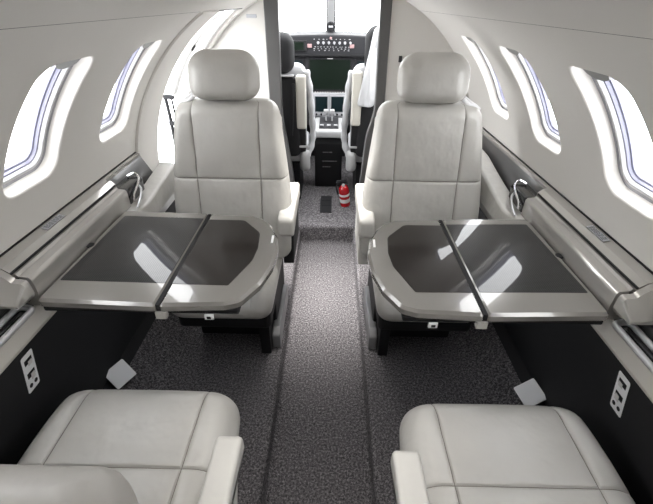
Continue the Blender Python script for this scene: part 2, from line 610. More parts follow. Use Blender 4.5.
struct('trim_6', post(1, BR, [(.10, .192, .30), (.40, .193, .30), (.50, .199, .30), (.62, .206, .30), (.72, .216, .30), (.80, .238, .30), (.88, .250, .302), (1.1, .247, .300), (1.43, .240, .298)]), POSTM)

# ------------------------------------------------------------------ entry door opening on the left
def band(s, y0, y1, a0, a1, d0, d1, n=40, bm=None):
    """closed box-section hoop"""
    bm = bm or bmesh.new(); rows = []
    e = .006
    for k in range(n + 1):
        a = R0 * radians(a0 + (a1 - a0) * k / n)
        rows.append([bm.verts.new(cyl(s, y, a, d)) for y, d in ((y0, d1), (y0, d0 + e), (y0 + e, d0), (y1 - e, d0), (y1, d0 + e), (y1, d1))])
    for p, q in zip(rows, rows[1:]):
        for k in range(6): bm.faces.new((p[k - 1], p[k], q[k], q[k - 1]))
    bm.faces.new(rows[0]); bm.faces.new(rows[-1])
    return bm
struct('trim_7', band(-1, 1.588, 1.82, -4, 57.5, -.008, .02), LINER)
struct('trim_8', band(-1, 2.355, 2.43, -43, 66, -.006, .02), BULK)
d = bpy.data.objects.new('door_1', None); COL.objects.link(d); d.location = cyl(-1, 2.2, 0, 0); d['kind'] = 'structure'
obj('jamb', band(-1, 1.82, 1.85, -43, 63, .012, .07), WHITE, d)
obj('jamb', band(-1, 2.30, 2.356, -43, 66, .012, .07), WHITE, d)
obj('jamb_sill', band(-1, 1.60, 1.82, -43, -3.5, .012, .05), WHITE, d)
obj('door_arm', band(-1, 2.05, 2.12, 22, 63, .016, .03), WHITE, d)
c = cyl(-1, 2.08, R0 * radians(39.2), .014); nrm = Vector((c.x, 0, c.z - ZC)).normalized()
M = Matrix.Translation(c) @ nrm.to_track_quat('Z', 'Y').to_matrix().to_4x4()
obj('latch_socket', lathe([(.015, -.004), (.015, .005), (.013, .008), (.0, .008)], 20, M), DARK, d)
obj('handrail', tube([(-.825, 2.10, .95), (-.816, 2.1, .925), (-.812, 2.1, .852), (-.811, 2.1, .722), (-.813, 2.1, .56)], .009), DARK, d)
obj('stay_cable', tube([(-.79, 2.1, .95), (-.786, 2.1, .925), (-.782, 2.1, .84), (-.779, 2.1, .70), (-.781, 2.1, .56)], .005), DARK, d)
for z in (.93, .80, .66): obj('hinge_lug', box(-.822, -.772, 2.09, 2.11, z, z + .022, .004), DARK, d)

# small fittings on the partitions
pl = obj('placard', box(-.435, -.382, BL - .004, BL - .0005, 1.277, 1.293, .001), PLAC)
tag(pl, 'small grey placard high on the pale partition beside the dark cockpit post', 'placard')
bm = box(.355, .372, BR - .008, BR - .0005, 1.095, 1.125, .002)
bm = box(.372, .385, BR - .010, BR - .0005, 1.098, 1.106, .002, bm=bm)
tag(obj('door_latch', bm, SLATE), 'small dark latch on the pale glossy partition above the seat near the fire extinguisher', 'latch')

# ------------------------------------------------------------------ side consoles
SIDE = {-1: 'beside the open entry door', 1: 'opposite the entry door'}
def console(s, dy):
    X = lambda u: s * u
    t = thing('side_console', (X(.74), 1.0, .66), 'pale lacquered wall ledge with a placard %s' %
              ('on the entry door side' if s < 0 else 'opposite the entry door'), 'side ledge')
    ys0, ys1 = .762 + dy, 1.29 + dy
    led = [(.781, .822), (.7755, .826), (.748, .8195), (.7325, .8065), (.7315, .790), (.745, .78), (.785, .78)]
    obj('ledge', sweep(lambda y: [(X(u), z) for u, z in led], [ys0 - .002, 1.0 + dy, 1.30 + dy]), CHAMP2, t, angle=14)
    obj('ledge_strip', sweep(lambda y: [(X(u), z) for u, z in ((.781, .822), (.7755, .826), (.763, .8225), (.762, .812), (.781, .812))], [1.30 + dy, 2.2 if s > 0 else 1.585]), CHAMP2, t, angle=14)
    obj('edge_seal', box(X(.781), X(.7745), ys0 - .05, 2.2 if s > 0 else 1.583, .8255, .8285), BLACK, t)
    lid = [(.7275, .7995), (.722, .793)]
    for k in range(7):
        a = radians(50 - 50 * k / 6); lid.append((.712 + (-.018) * cos(a) - .0, .771 + .018 * sin(a) + .006))
    lid += [(.693, .752), (.694, .715), (.70, .705), (.73, .705), (.73, .78)]
    obj('stowage_lid', sweep(lambda y: [(X(u), z) for u, z in lid], [ys0 + .004, ys0 + .1, ys0 + .3, ys1]), CHAMP2, t)
    obj('lid_gap', sweep(lambda y: [(X(u), z) for u, z in ((.735, .790), (.722, .790), (.720, .72), (.735, .72))], [ys0 - .001, ys1 + .004]), BLACK, t)
    obj('lid_seal', sweep(lambda y: [(X(u), z) for u, z in ((.7328, .8080), (.7305, .8055), (.7300, .8020), (.7328, .8030))], [ys0 - .002, ys1 + .003]), BLACK, t)
    # rounded end piece towards the near seat
    cap = [(.785, .824)] + led[1:4] + [(.722, .793)] + lid[2:9] + [(.693, .752), (.697, .742), (.785, .742)]
    def capsec(y):
        k = (ys0 - .005 - y) / .048; q = max(0, k - .34) / .66
        return [(X(u + (.785 - u) * .10 * q), .742 + (z - .742) * (1 - .80 * q)) for u, z in cap]
    obj('end_cap', sweep(capsec, [ys0 - .055, ys0 - .053, ys0 - .022, ys0 - .005]), CHAMP2, t, angle=24)
    # dark well with perforated grille and the folding pull handle
    well = [(.785, .80), (.770, .738), (.758, .735), (.752, .70), (.785, .70)]
    obj('speaker_grille', sweep(lambda y: [(X(u), z) for u, z in well], [YB + .02, ys0 - .012]), perf, t)
    obj('well_tray', box(X(.758), X(.719), YB + .02, ys0 + .02, .690, .7055, .003), BLACKGLOSS, t)
    hb = [Vector((X(.751), y, .706)) for y in (.30, ys0 - .03)]
    loop = round_poly([(X(.740), .30 + dy), (X(.740), ys0 - .015), (X(.699), ys0 - .022), (X(.699), .30 + dy)], .016, 5)
    h = obj('pull_handle', tube([(p.x, p.y, .716) for p in loop], .0075, 10, closed=True), SILVER, t)
    obj('handle_insert', prism(loop, .7065, .710), BLACKGLOSS, h)
    # beige rail that the near seat occupant rests an arm on
    rs = round_poly([(.765, .704), (.716, .704), (.697, .664), (.703, .650), (.765, .655)], [.0, .010, .008, .006, 0], 4)
    obj('armrest_rail', sweep(lambda y: [(X(p.x), p.y) for p in rs], [YB + .02, .4, .8, 1.26 + dy]), BEIGE, t)
    # forward pad, trench and cup holder
    def padsec(y):
        k = (y - 1.22 - dy) / .40; lift = .045 * min(k, 1.3) ** 1.6
        w = .03 * max(0, .25 - k) / .25
        b = round_poly([(.715, .60), (.712, .725 + lift), (.645 - .0 + w, .722 + lift), (.638 + w, .665), (.672, .60)], [0, .010, .016, .02, .01], 5)
        return [(X(p.x), p.y) for p in b]
    obj('forward_armrest', sweep(padsec, frange(1.22 + dy, (1.95 if s > 0 else 1.63) + dy, 14)), LEATHER, t)
    obj('trench_panel', strip([(X(.772), .818), (X(.763), .814), (X(.716), .725), (X(.713), .60)], 1.29 + dy, 2.15 if s > 0 else 1.585, 3), POSTM, t, recalc=False)
    cup = obj('cup_holder', box(X(.767), X(.694), 1.294 + dy, 1.43 + dy, .725, .790, .012), BLACKGLOSS, t)
    path = smooth_path([(X(.742), 1.405 + dy, .795), (X(.722), 1.425 + dy, .80), (X(.700), 1.405 + dy, .79), (X(.688), 1.36 + dy, .778), (X(.688), 1.32 + dy, .762), (X(.680), 1.295 + dy, .745)], 6)
    obj('cup_rim', tube(path, .0045, 10), CHROME, cup)
    path = smooth_path([(X(.700), 1.385 + dy, .772), (X(.678), 1.36 + dy, .765), (X(.664), 1.31 + dy, .748), (X(.665), 1.275 + dy, .73)], 6)
    obj('cup_rim', tube(path, .004, 10), SILVER, cup)
    # placard on the ledge
    def lay(v): # local (x along y, y across) -> on the ledge surface
        return (X(.7665 - .018 * v.y / .02), v.x, .8255 - .0032 * (v.y / .02) + v.z)
    yc = .985 + dy
    p = prism([(yc - .042, 0), (yc + .042, 0), (yc + .042, .02), (yc - .042, .02)], 0, .0016, fn=lay)
    o = obj('placard', p, PLAC)
    tag(o, 'grey instruction placard on the wall ledge ' + ('below the windows on the entry door side' if s < 0 else 'below the windows across from the entry door'), 'placard')
    bm = bmesh.new()
    for r in range(4):
        y = yc - .036
        while y < yc + .03:
            w = random.uniform(.006, .016)
            prism([(y, .003 + r * .0042), (min(y + w, yc + .037), .003 + r * .0042), (min(y + w, yc + .037), .0052 + r * .0042), (y, .0052 + r * .0042)], .0014, .0021, bm=bm, fn=lay)
            y += w + .003
    obj('text_lines', bm, INK, o)
perf = perforated('perforated black grille')
console(-1, 0.); console(1, -.015)

# ------------------------------------------------------------------ folding tables
def table(s, dy, label):
    X = lambda x: s * x
    ZT = .74
    t = thing('folding_table', (X(.42), .98 + dy, ZT - .03), label, 'table', 'folding tables')
    def pl(pts): return [(X(x), y + dy) for x, y in pts]
    outer = [(.690, .746), (.3945, .735), (.3945, 1.222), (.690, 1.234)]
    inner = [(.388, .735), (.232, .744), (.196, .757), (.158, .826), (.136, .91), (.131, 1.0), (.142, 1.075), (.172, 1.15), (.198, 1.185), (.235, 1.208), (.388, 1.219)]
    def slope(v): return v
    o = obj('outer_leaf', prism(round_poly(pl(outer), [.016, .010, .010, .016], 4), ZT - .026, ZT, .007, .005, seg=1), CHAMP, t)
    obj('carbon_inlay', prism(round_poly(pl([(.676, .826), (.4005, .820), (.4005, 1.180), (.668, 1.190)]), .004, 3), ZT - .004, ZT + .0008, .0006), CARBON, o, 'dark carbon weave inlay')
    i = obj('inner_leaf', prism(round_poly(pl(inner), [.010, .03, .03, .04, .05, .06, .05, .04, .03, .03, .010], 6), ZT - .026, ZT, .007, .005, seg=1), CHAMP, t)
    obj('dark_inlay', prism(round_poly(pl([(.3825, .818), (.238, .816), (.196, .93), (.190, 1.0), (.198, 1.09), (.262, 1.172), (.3825, 1.172)]), [.003, .006, .08, .08, .05, .03, .003], 6), ZT - .004, ZT + .0008, .0006), ESPRESSO, i, 'dark brown gloss inlay')
    obj('hinge', box(X(.3965), X(.386), .738 + dy, 1.219 + dy, ZT - .024, ZT - .003), BLACK, t)
    obj('hinge_clip', box(X(.400), X(.372), .731 + dy, .747 + dy, ZT - .043, ZT - .022, .003), CHAMP2, t)
    obj('latch_plate', box(X(.285), X(.262), .742 + dy, .748 + dy, ZT - .052, ZT - .036, .002), STEEL, t)
    obj('latch_eye', box(X(.279), X(.269), .7405 + dy, .745 + dy, ZT - .048, ZT - .041), BLACK, t)
    obj('support_arm', box(X(.684), X(.20), .75 + dy, 1.15 + dy, ZT - .040, ZT - .025, .004), BLACK, t)
    obj('maker_plate', prism([(X(.157), 1.03 + dy), (X(.150), 1.03 + dy), (X(.152), 1.075 + dy), (X(.159), 1.075 + dy)], ZT - .001, ZT + .0007), STEEL, i)
    obj('finger_notch', lathe([(.012, -.003), (.012, .001), (.0, .001)], 16, Matrix.Translation((X(.687), 1.0 + dy, ZT + .0006))), BLACK, o)
table(-1, 0., 'unfolded champagne table with dark inlays in front of the seat beside the open doorway')
table(1, -.015, 'unfolded champagne table with dark inlays in front of the seat near the red extinguisher')

# ------------------------------------------------------------------ cabin seats facing the camera
def front_seat(s, dx, dy, label):
    xc = s * .370 + dx
    t = thing('cabin_seat', (xc, 1.35 + dy, .10), label, 'seat', 'seats facing the tables')
    ang = radians(10.5)
    def back(p):
        x, y, z = p; z0 = z + .295
        return (xc + x, 1.435 + dy + y * cos(ang) + z0 * sin(ang), .455 + z0 * cos(ang) - y * sin(ang) * -1)
    def wf(z):
        k = (z + .295) / .59
        return .236 - .046 * max(0, (k - .35) / .65) ** 1.2
    obj('backrest', pad(.236, .61, .055, .06, r=.05, b=.035, sx=(-.122, .122), sz=(.040,), wfn=wf, puff=.010, g=.006, fn=back, wrinkle=.0016, seed=3 + s), LEATHER, t, wn_=False, mats=(SEAM_SHADE,))
    a2 = radians(7)
    def head(p):
        x, y, z = p
        return (xc + x, 1.552 + dy + y * cos(a2) + z * sin(a2), 1.128 + z * cos(a2) + y * sin(a2))
    obj('headrest', pad(.128, .165, .062, .05, r=.055, b=.055, puff=.004, fn=head, wfn=lambda z: .128 - .016 * max(0, z / .0825) ** 2, nx=24, nz=24), LEATHER, t, wn_=False, mats=(SEAM_SHADE,))
    for q in (-.05, .05): obj('headrest_post', tube([(xc + q, 1.55 + dy, .97), (xc + q, 1.56 + dy, 1.08)], .008), CHROME, t)
    def cush(p):
        x, y, z = p
        return (xc + x, 1.27 + dy + z, .43 - y)
    obj('seat_cushion', pad(.190, .40, .050, .06, r=.05, b=.05, sx=(-.115, .115), sz=(.03,), puff=.010, g=.005, fn=cush, wrinkle=.001, seed=8), LEATHER, t)
    obj('seat_skirt', box(xc - .175, xc + .175, 1.12 + dy, 1.55 + dy, .30, .40, .02, 3), BLACK, t, wn_=False, mats=(SEAM_SHADE,))
    obj('seat_base', box(xc - .17, xc + .17, 1.30 + dy, 1.60 + dy, .10, .32, .01), BLACK, t)
    # satin side blade next to the aisle
    xa = s * .197 + dx
    bl = round_poly([(1.225, .102), (1.56, .102), (1.56, .195), (1.26, .190), (1.225, .17)], [.004, .004, .02, .02, .02], 5)
    obj('base_blade', prism(bl, -.017, .017, .005, .005, fn=lambda v: (xa + v.z, v.x + dy, v.y)), BLADE, t)
    obj('base_plinth', box(xa + s * .019, xa + s * .06, 1.19 + dy, 1.52 + dy, .10, .27, .004), BLACK, t)
    # aisle armrest
    ax = s * .150 + dx
    arm = round_poly([(1.335, .590), (1.345, .655), (1.50, .668), (1.69, .668), (1.70, .600), (1.45, .592), (1.36, .572)], [.012, .025, .02, .02, .01, .01, .012], 5)
    obj('armrest', prism(arm, -.031, .031, .012, .012, fn=lambda v: (ax + v.z, v.x + dy, v.y)), LEATHER, t)
    obj('armrest_panel', prism([(1.40, .42), (1.68, .42), (1.68, .61), (1.44, .60)], -.022, .022, .004, .004, fn=lambda v: (ax + v.z, v.x + dy, v.y)), BLACK if s < 0 else LEATHER, t)
    # shoulder belt guide on the wall side
    sx = xc + s * .148
    g = obj('belt_guide', tube(smooth_path([(sx + s * .035, 1.545 + dy, 1.022), (sx + s * .012, 1.535 + dy, 1.038), (sx - s * .012, 1.535 + dy, 1.045), (sx - s * .03, 1.54 + dy, 1.058)], 5), .008, 8), STEEL, t)
    obj('belt_strap', tube(smooth_path([(sx + s * .028, 1.55 + dy, 1.03), (sx + s * .0, 1.532 + dy, 1.048), (sx - s * .03, 1.55 + dy, 1.068)], 5), .005, 6), STEEL, g)
    obj('back_shell', box(xc - .19, xc + .19, 1.60 + dy, 1.66 + dy, .30, .98, .02, M=Matrix.Translation((0, 0, 0))), LEATHER, t)
front_seat(-1, 0, 0, 'pale leather seat facing the camera beside the bright open doorway')
front_seat(1, .012, .0, 'pale leather seat facing the camera with the red fire extinguisher at its aisle side')

# ------------------------------------------------------------------ near seats facing away from the camera
def near_seat(s, dy, label, folded):
    xc = s * .440; hw = .244
    t = thing('cabin_seat', (xc, .42 + dy, .10), label, 'seat', 'seats in front of the camera')
    def cush(p):
        x, y, z = p   # z: from back (-) to front (+); y: -up
        return (xc + x, .440 + dy + z, .425 - y)
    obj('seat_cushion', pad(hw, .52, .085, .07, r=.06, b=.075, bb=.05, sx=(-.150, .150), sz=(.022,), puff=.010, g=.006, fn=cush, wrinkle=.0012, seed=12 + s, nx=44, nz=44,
        wfn=lambda z: hw - .02 * max(0, z / .26) ** 2), LEATHER, t, wn_=False, mats=(SEAM_SHADE,))
    obj('seat_skirt', box(xc - .225, xc + .225, .19 + dy, .645 + dy, .27, .42, .03, 3), LEATHER, t)
    obj('seat_base', box(xc - .19, xc + .19, .22 + dy, .58 + dy, .10, .28, .01), BLACK, t)
    xa = s * .181
    arm = round_poly([(.492, .545), (.488, .596), (.30, .604), (-.05, .604), (-.05, .570), (.40, .560)], [.010, .022, .02, .02, .01, .01], 5)
    obj('armrest', prism(arm, -.028, .028, .010, .010, fn=lambda v: (xa + v.z, v.x + dy, v.y)), LEATHER, t)
    obj('armrest_panel', prism([(.0, .40), (.36, .40), (.44, .55), (.0, .55)], -.022, .022, .004, .004, fn=lambda v: (xa + v.z, v.x + dy, v.y)), LEATHER, t)
    if folded:
        ang = radians(-22)
        H = .33
        def back(p):
            x, y, z = p; z0 = z + H / 2
            return (xc - .005 + x, .185 + y * cos(ang) - z0 * sin(ang), .46 + z0 * cos(ang) + y * sin(ang))
        obj('backrest', pad(.18, H, .05, .06, r=.09, b=.05, bb=.035, puff=.008, g=.005, fn=back), LEATHER_SHADED, t, wn_=False, mats=(SEAM_SHADE,))
    else:
        ang = radians(16)
        H = .60
        def back(p):
            x, y, z = p; z0 = z + H / 2
            return (xc + x, .13 - y * cos(ang) - z0 * sin(ang), .45 + z0 * cos(ang) - y * sin(ang))
        obj('backrest', pad(.226, H, .05, .06, r=.05, b=.035, sx=(-.12, .12), sz=(.0,), puff=.01, g=.005, fn=back), LEATHER, t, wn_=False, mats=(SEAM_SHADE,))
near_seat(-1, .012, 'pale leather seat facing forward with part of its raised backrest hiding its cushion', True)
near_seat(1, -.012, 'pale leather seat facing forward showing only its broad cushion and an armrest', False)

# ------------------------------------------------------------------ outlet plates and floor vents
def outlet(s, yc, label):
    # plate stands on the black side panel, tilted with it
    zc = .572
    def lay(v): return (s * (.7185 + (.60 - v.y) * .066 - .0 - v.z), yc + v.x + (v.y - zc) * .16, v.y)
    t = thing('outlet_panel', lay(Vector((0, zc, 0))), label, 'outlet panel', 'outlet panels')
    obj('plate', prism(round_poly([(-.021, zc - .052), (.021, zc - .052), (.021, zc + .052), (-.021, zc + .052)], .006, 4), -.002, .003, .001, fn=lay), STEEL, t)
    def piece(name, x0, x1, z0, z1, m, h=.0036):
        obj(name, prism([(x0, zc + z0), (x1, zc + z0), (x1, zc + z1), (x0, zc + z1)], .002, h, fn=lay), m, t)
    piece('socket', -.013, .013, .024, .038, BLACK)
    piece('socket', -.013, .013, -.014, .001, BLACK)
    piece('plug_face', -.002, .011, .018, .030, LABELM, .0046)
    piece('plug_face', -.002, .011, -.006, -.022, LABELM, .0046)
    for x in (-.009, .009):
        c = [(x + .0055 * cos(2 * pi * k / 14), zc - .035 + .0055 * sin(2 * pi * k / 14)) for k in range(14)]
        obj('jack', prism(c, .002, .004, fn=lay), BLACK, t)
outlet(-1, .672, 'silver outlet plate on the black side panel of the entry door side')
outlet(1, .637, 'silver outlet plate on the black side panel opposite the entry door side')

def vent(s, c, e, label):
    # square face, turned a little and tilted up from the carpeted ramp
    t = thing('floor_vent', c, label, 'vent', 'floor vents')
    pi_ = math.atan(.63); Rr, Uu, Ff = Vector((1, 0, 0)), Vector((0, sin(pi_), cos(pi_))), Vector((0, cos(pi_), -sin(pi_)))
    Z = Vector((-s * .46, -.42, .78)).normalized()
    Xv = Rr * e[0] - Uu * e[1]; Xv = (Xv - Ff * (Xv.dot(Z) / Ff.dot(Z))).normalized(); Yv = Z.cross(Xv)
    def lay(v): p = Vector(c) + Xv * v.x + Yv * v.y + Z * v.z; return p
    q = .038
    obj('housing', prism(round_poly([(-q, -q), (q, -q), (q, q), (-q, q)], .004, 3), -.02, .0, .001, fn=lay), BLACK, t)
    obj('cover_plate', prism(round_poly([(-q, -q), (q, -q), (q, q), (-q, q)], .005, 3), .0, .004, .0015, fn=lay), STEEL, t, 'square silver cover plate')
vent(-1, (-.712, .955, .234), (14, 14), 'square silver floor vent on the carpet below the table by the entry door side')
vent(1, (.709, .903, .238), (10, 22), 'square silver floor vent on the carpet below the table opposite the doorway')

# ------------------------------------------------------------------ cockpit
tag(thing_ := thing('fire_extinguisher', (.128, 2.60, .12), 'small red fire extinguisher on the cockpit floor by the seat', 'fire extinguisher'))
Mx = Matrix.Translation((.128, 2.60, .121)) @ Matrix.Rotation(radians(-7), 4, 'Y') @ Matrix.Rotation(radians(6), 4, 'X')
obj('cylinder', lathe([(.0, 0), (.030, 0), (.035, .006), (.036, .02), (.036, .125), (.033, .142), (.024, .156), (.013, .162), (.0, .162)], 28, Mx), RED, thing_)
obj('label_band', lathe([(.0362, .035), (.0366, .036), (.0366, .062), (.0362, .063)], 28, Mx), LABELM, thing_, 'white label band')
obj('label_band', lathe([(.0362, .085), (.0366, .086), (.0366, .100), (.0362, .101)], 28, Mx), LABELM, thing_, 'white label band')
obj('valve', lathe([(.012, .158), (.012, .178), (.009, .182), (.0, .182)], 16, Mx), DARK, thing_)
bm = box(-.05, .03, -.007, .007, .180, .187, .002, M=Mx); box(-.045, .025, -.006, .006, .193, .199, .002, bm=bm, M=Mx)
obj('lever', bm, DARK, thing_)
obj('gauge', lathe([(.0, 0), (.010, 0), (.010, .006), (.0, .006)], 14, Mx @ Matrix.Translation((0, -.012, .17)) @ Matrix.Rotation(radians(90), 4, 'X')), LABELM, thing_)
bm = tube([Mx @ Vector(p) for p in smooth_path([(-.03, 0, .175), (-.048, -.01, .16), (-.047, -.012, .12), (-.042, -.01, .10)], 5)], .006); obj('hose', bm, BLACK, thing_)

h = thing('floor_hatch', (.0, 2.60, .12), 'black grated floor hatch in the carpet before the cockpit pedestal', 'floor hatch')
obj('frame', prism(round_poly([(-.052, 2.475), (.030, 2.475), (.030, 2.745), (-.052, 2.745)], .006, 3), .119, .1245, .001), DARK, h)
for a, b in ((2.487, 2.57), (2.578, 2.655), (2.663, 2.735)):
    obj('grate', box(-.042, .020, a, b, .122, .1265, .001), BLACK, h)

# pedestal between the pilots
t = thing('centre_pedestal', (0, 3.0, .12), 'black cockpit pedestal with pale throttle quadrant between the pilot seats', 'pedestal')
pb = round_poly([(2.93, .12), (3.17, .12), (3.17, .54), (2.93, .515), (2.905, .47)], [.01, .01, .0, .02, .03], 4)
obj('pedestal_body', prism(pb, -.102, .102, .008, .008, fn=lambda v: (v.z, v.x, v.y)), BLACK, t)
pq = round_poly([(2.895, .51), (2.90, .565), (3.02, .585), (3.14, .60), (3.17, .53)], [.012, .03, .02, .01, 0], 4)
q = obj('throttle_quadrant', prism(pq, -.108, .108, .014, .014, fn=lambda v: (v.z, v.x, v.y)), WHITE_GREY, t)
obj('quadrant_slot', prism([(2.93, .572), (3.12, .602), (3.12, .595), (2.93, .565)], -.07, .07, fn=lambda v: (v.z, v.x, v.y + .004)), SLATE, q)
for x in (-.022, .022):
    l = obj('throttle_lever', box(x - .006, x + .006, 3.03, 3.055, .60, .665, .002), SILVER, t)
    obj('lever_knob', box(x - .018, x + .018, 3.015, 3.065, .655, .68, .006), WHITE_GREY, l)
for x in (-.05, .0, .05):
    obj('trim_wheel', box(x - .014, x + .014, 2.94, 2.975, .585, .592, .002), GREY, q)
bm = bmesh.new()
for zz, n in ((.40, 5), (.33, 7), (.285, 4)):
    for k in range(n):
        x = -.04 + .09 * k / 6 + random.uniform(-.003, .003)
        yy = 2.905 + (.47 - zz) * .0714
        box(x, x + .008, yy - .0015, yy + .002, zz, zz + .006, bm=bm)
obj('marking', bm, MARKM, t)['kind'] = 'stuff'
bm = bmesh.new()
for k in range(6): box(-.135, -.108, 2.95 + k * .035, 2.97 + k * .035, .55 + k * .006, .575 + k * .006, .002, bm=bm)
obj('key_row', bm, GREY, t)

# instrument panel
YP = 3.22
t = thing('instrument_panel', (0, YP, .52), 'dark cockpit instrument panel with a large central screen and knob row', 'instrument panel')
obj('panel_face', box(-.62, .62, YP, YP + .08, .52, 1.06, .006), SLATE, t)
gs = []
for k in range(25):
    u = -1 + 2 * k / 24; gs.append((u * .56, 1.155 - .03 * u * u - .06 * max(0, abs(u) - .72) / .28))
gs += [(.56, 1.025), (-.56, 1.025)]
obj('glareshield', prism(gs, 0, .40, .012, .008, fn=lambda v: (v.x, YP + .36 - v.z, v.y)), DARK, t)
YG = YP - .041
obj('glareshield_lip', box(-.55, .55, YG - .004, YG + .02, 1.018, 1.032, .003), BLACK, t)
def screen(x0, x1, z0, z1, m, y=YP, name='display', bez=.014):
    f = obj(name, box(x0, x1, y - .014, y + .01, z0, z1, .005), DARK, t)
    obj('screen', box(x0 + bez, x1 - bez, y - .0155, y - .010, z0 + bez, z1 - bez, .001), m, f)
    return f
screen(-.165, .165, .775, 1.008, SCREEN)
screen(-.52, -.185, .775, 1.0, TEAL); screen(.185, .52, .775, 1.0, TEAL)
obj('bezel_light', box(-.02, .02, YP - .018, YP - .012, .997, 1.003), LABELM, t)
tc = obj('controller_mount', box(-.128, .128, YP - .03, YP + .01, .585, .765, .006), GREY, t)
for a, b in ((-.118, -.004), (.004, .118)):
    f = obj('touch_controller', box(a, b, YP - .036, YP - .02, .595, .752, .004), GREY, t)
    obj('screen', box(a + .010, b - .010, YP - .038, YP - .033, .632, .742, .001), TEAL, f)
    for k in range(3):
        x = a + .02 + k * (b - a - .04) / 2
        obj('knob', lathe([(.0, 0), (.008, 0), (.007, .014), (.0, .014)], 12, Matrix.Translation((x, YP - .036, .612)) @ Matrix.Rotation(radians(90), 4, 'X')), DARK, f)
bm = bmesh.new()
for k in range(16):
    box(-.15 + k * .019, -.142 + k * .019, YP - .018, YP - .012, .768, .772, bm=bm)
obj('key_row', bm, LABELM, t)
f = obj('standby_display', box(-.285, -.165, YG - .012, YG + .01, 1.048, 1.118, .004), BLACK, t)
obj('screen', box(-.272, -.185, YG - .0135, YG - .010, 1.055, 1.108, .001), SCREEN, f)
for k in range(7):
    x = -.085 + k * .038
    m = Matrix.Translation((x, YG, 1.104)) @ Matrix.Rotation(radians(90), 4, 'X')
    kb = obj('selector_knob', lathe([(.0, 0), (.0095, 0), (.009, .012), (.0, .013)], 12, m), GREY, t)
    obj('pointer', box(x - .002, x + .002, YG - .017, YG - .012, 1.094, 1.108), MARKM, kb)
bm = bmesh.new()
for r, (zz, n) in enumerate(((1.124, 9), (1.076, 12), (1.064, 10), (1.053, 8))):
    for k in range(n):
        x = -.115 + .245 * k / (n - 1) + random.uniform(-.004, .004)
        box(x, x + random.uniform(.006, .012), YG - .004, YG + .002, zz, zz + .004, bm=bm)
obj('panel_marking', bm, MARKM, t)['kind'] = 'stuff'
for x in (-.145, .155): obj('caution_light', box(x - .016, x + .016, YG - .010, YG + .004, 1.072, 1.096, .003), PINK, t)
obj('warning_light', lathe([(.0, 0), (.009, 0), (.008, .008), (.0, .009)], 14, Matrix.Translation((.004, YG, 1.134)) @ Matrix.Rotation(radians(90), 4, 'X')), PINK, t)

# windshield
for i, s in enumerate((-1, 1)):
    bm = bmesh.new()
    v = [bm.verts.new(p) for p in ((s * .035, 3.64, 1.08), (s * .66, 3.30, 1.05), (s * .50, 2.98, 1.52), (s * .035, 3.20, 1.62))]
    bm.faces.new(v); struct('window_%d' % (wn + 1 + i), bm, GLASS)
bm = prism([(-.034, 0), (.036, 0), (.036, 1), (-.034, 1)], 0, .02, fn=lambda v: (v.x, 3.63 - .43 * v.y + v.z, 1.07 + .55 * v.y))
struct('trim_9', bm, WHITE_GREY)
for i, (a, b) in enumerate(((-.034, -.026), (.028, .036))):
    struct('trim_%d' % (10 + i), prism([(a, 0), (b, 0), (b, 1), (a, 1)], 0, .012, fn=lambda v: (v.x, 3.60 - .43 * v.y + v.z, 1.06 + .55 * v.y)), SLATE)
for i, s in enumerate((-1, 1)):
    bm = strip([(s * .72, .10), (s * .76, .6), (s * .72, 1.0), (s * .70, 1.03)], 2.47, 3.75, 3)
    struct('trim_%d' % (12 + i), bm, DARK, recalc=False)
bm = box(-.75, .75, 3.66, 3.70, .10, 1.08); struct('wall_nose', bm, DARK)

t = thing('standby_compass', (.0, 3.42, 1.10), 'small round standby compass at the foot of the windshield post', 'compass')
Mc = Matrix.Translation((.002, 3.40, 1.193)) @ Matrix.Rotation(radians(90), 4, 'X')
obj('compass_body', lathe([(.0, -.03), (.028, -.03), (.035, 0), (.035, .02), (.031, .026), (.0, .026)], 24, Mc), DARK, t)
obj('dial', lathe([(.0, .026), (.024, .026), (.023, .029), (.0, .029)], 20, Mc), BLACKGLOSS, t)
obj('card', box(-.014, .018, 3.369, 3.372, 1.188, 1.201, .001), GREY, t)
obj('mount_stem', box(-.012, .016, 3.42, 3.56, 1.17, 1.195, .003), WHITE_GREY, t)
obj('mount_rail', prism([(-.016, 0), (.020, 0), (.020, 1), (-.016, 1)], 0, .015, fn=lambda v: (v.x, 3.50 - .12 * v.y + v.z, 1.25 + .20 * v.y)), SLATE, t)

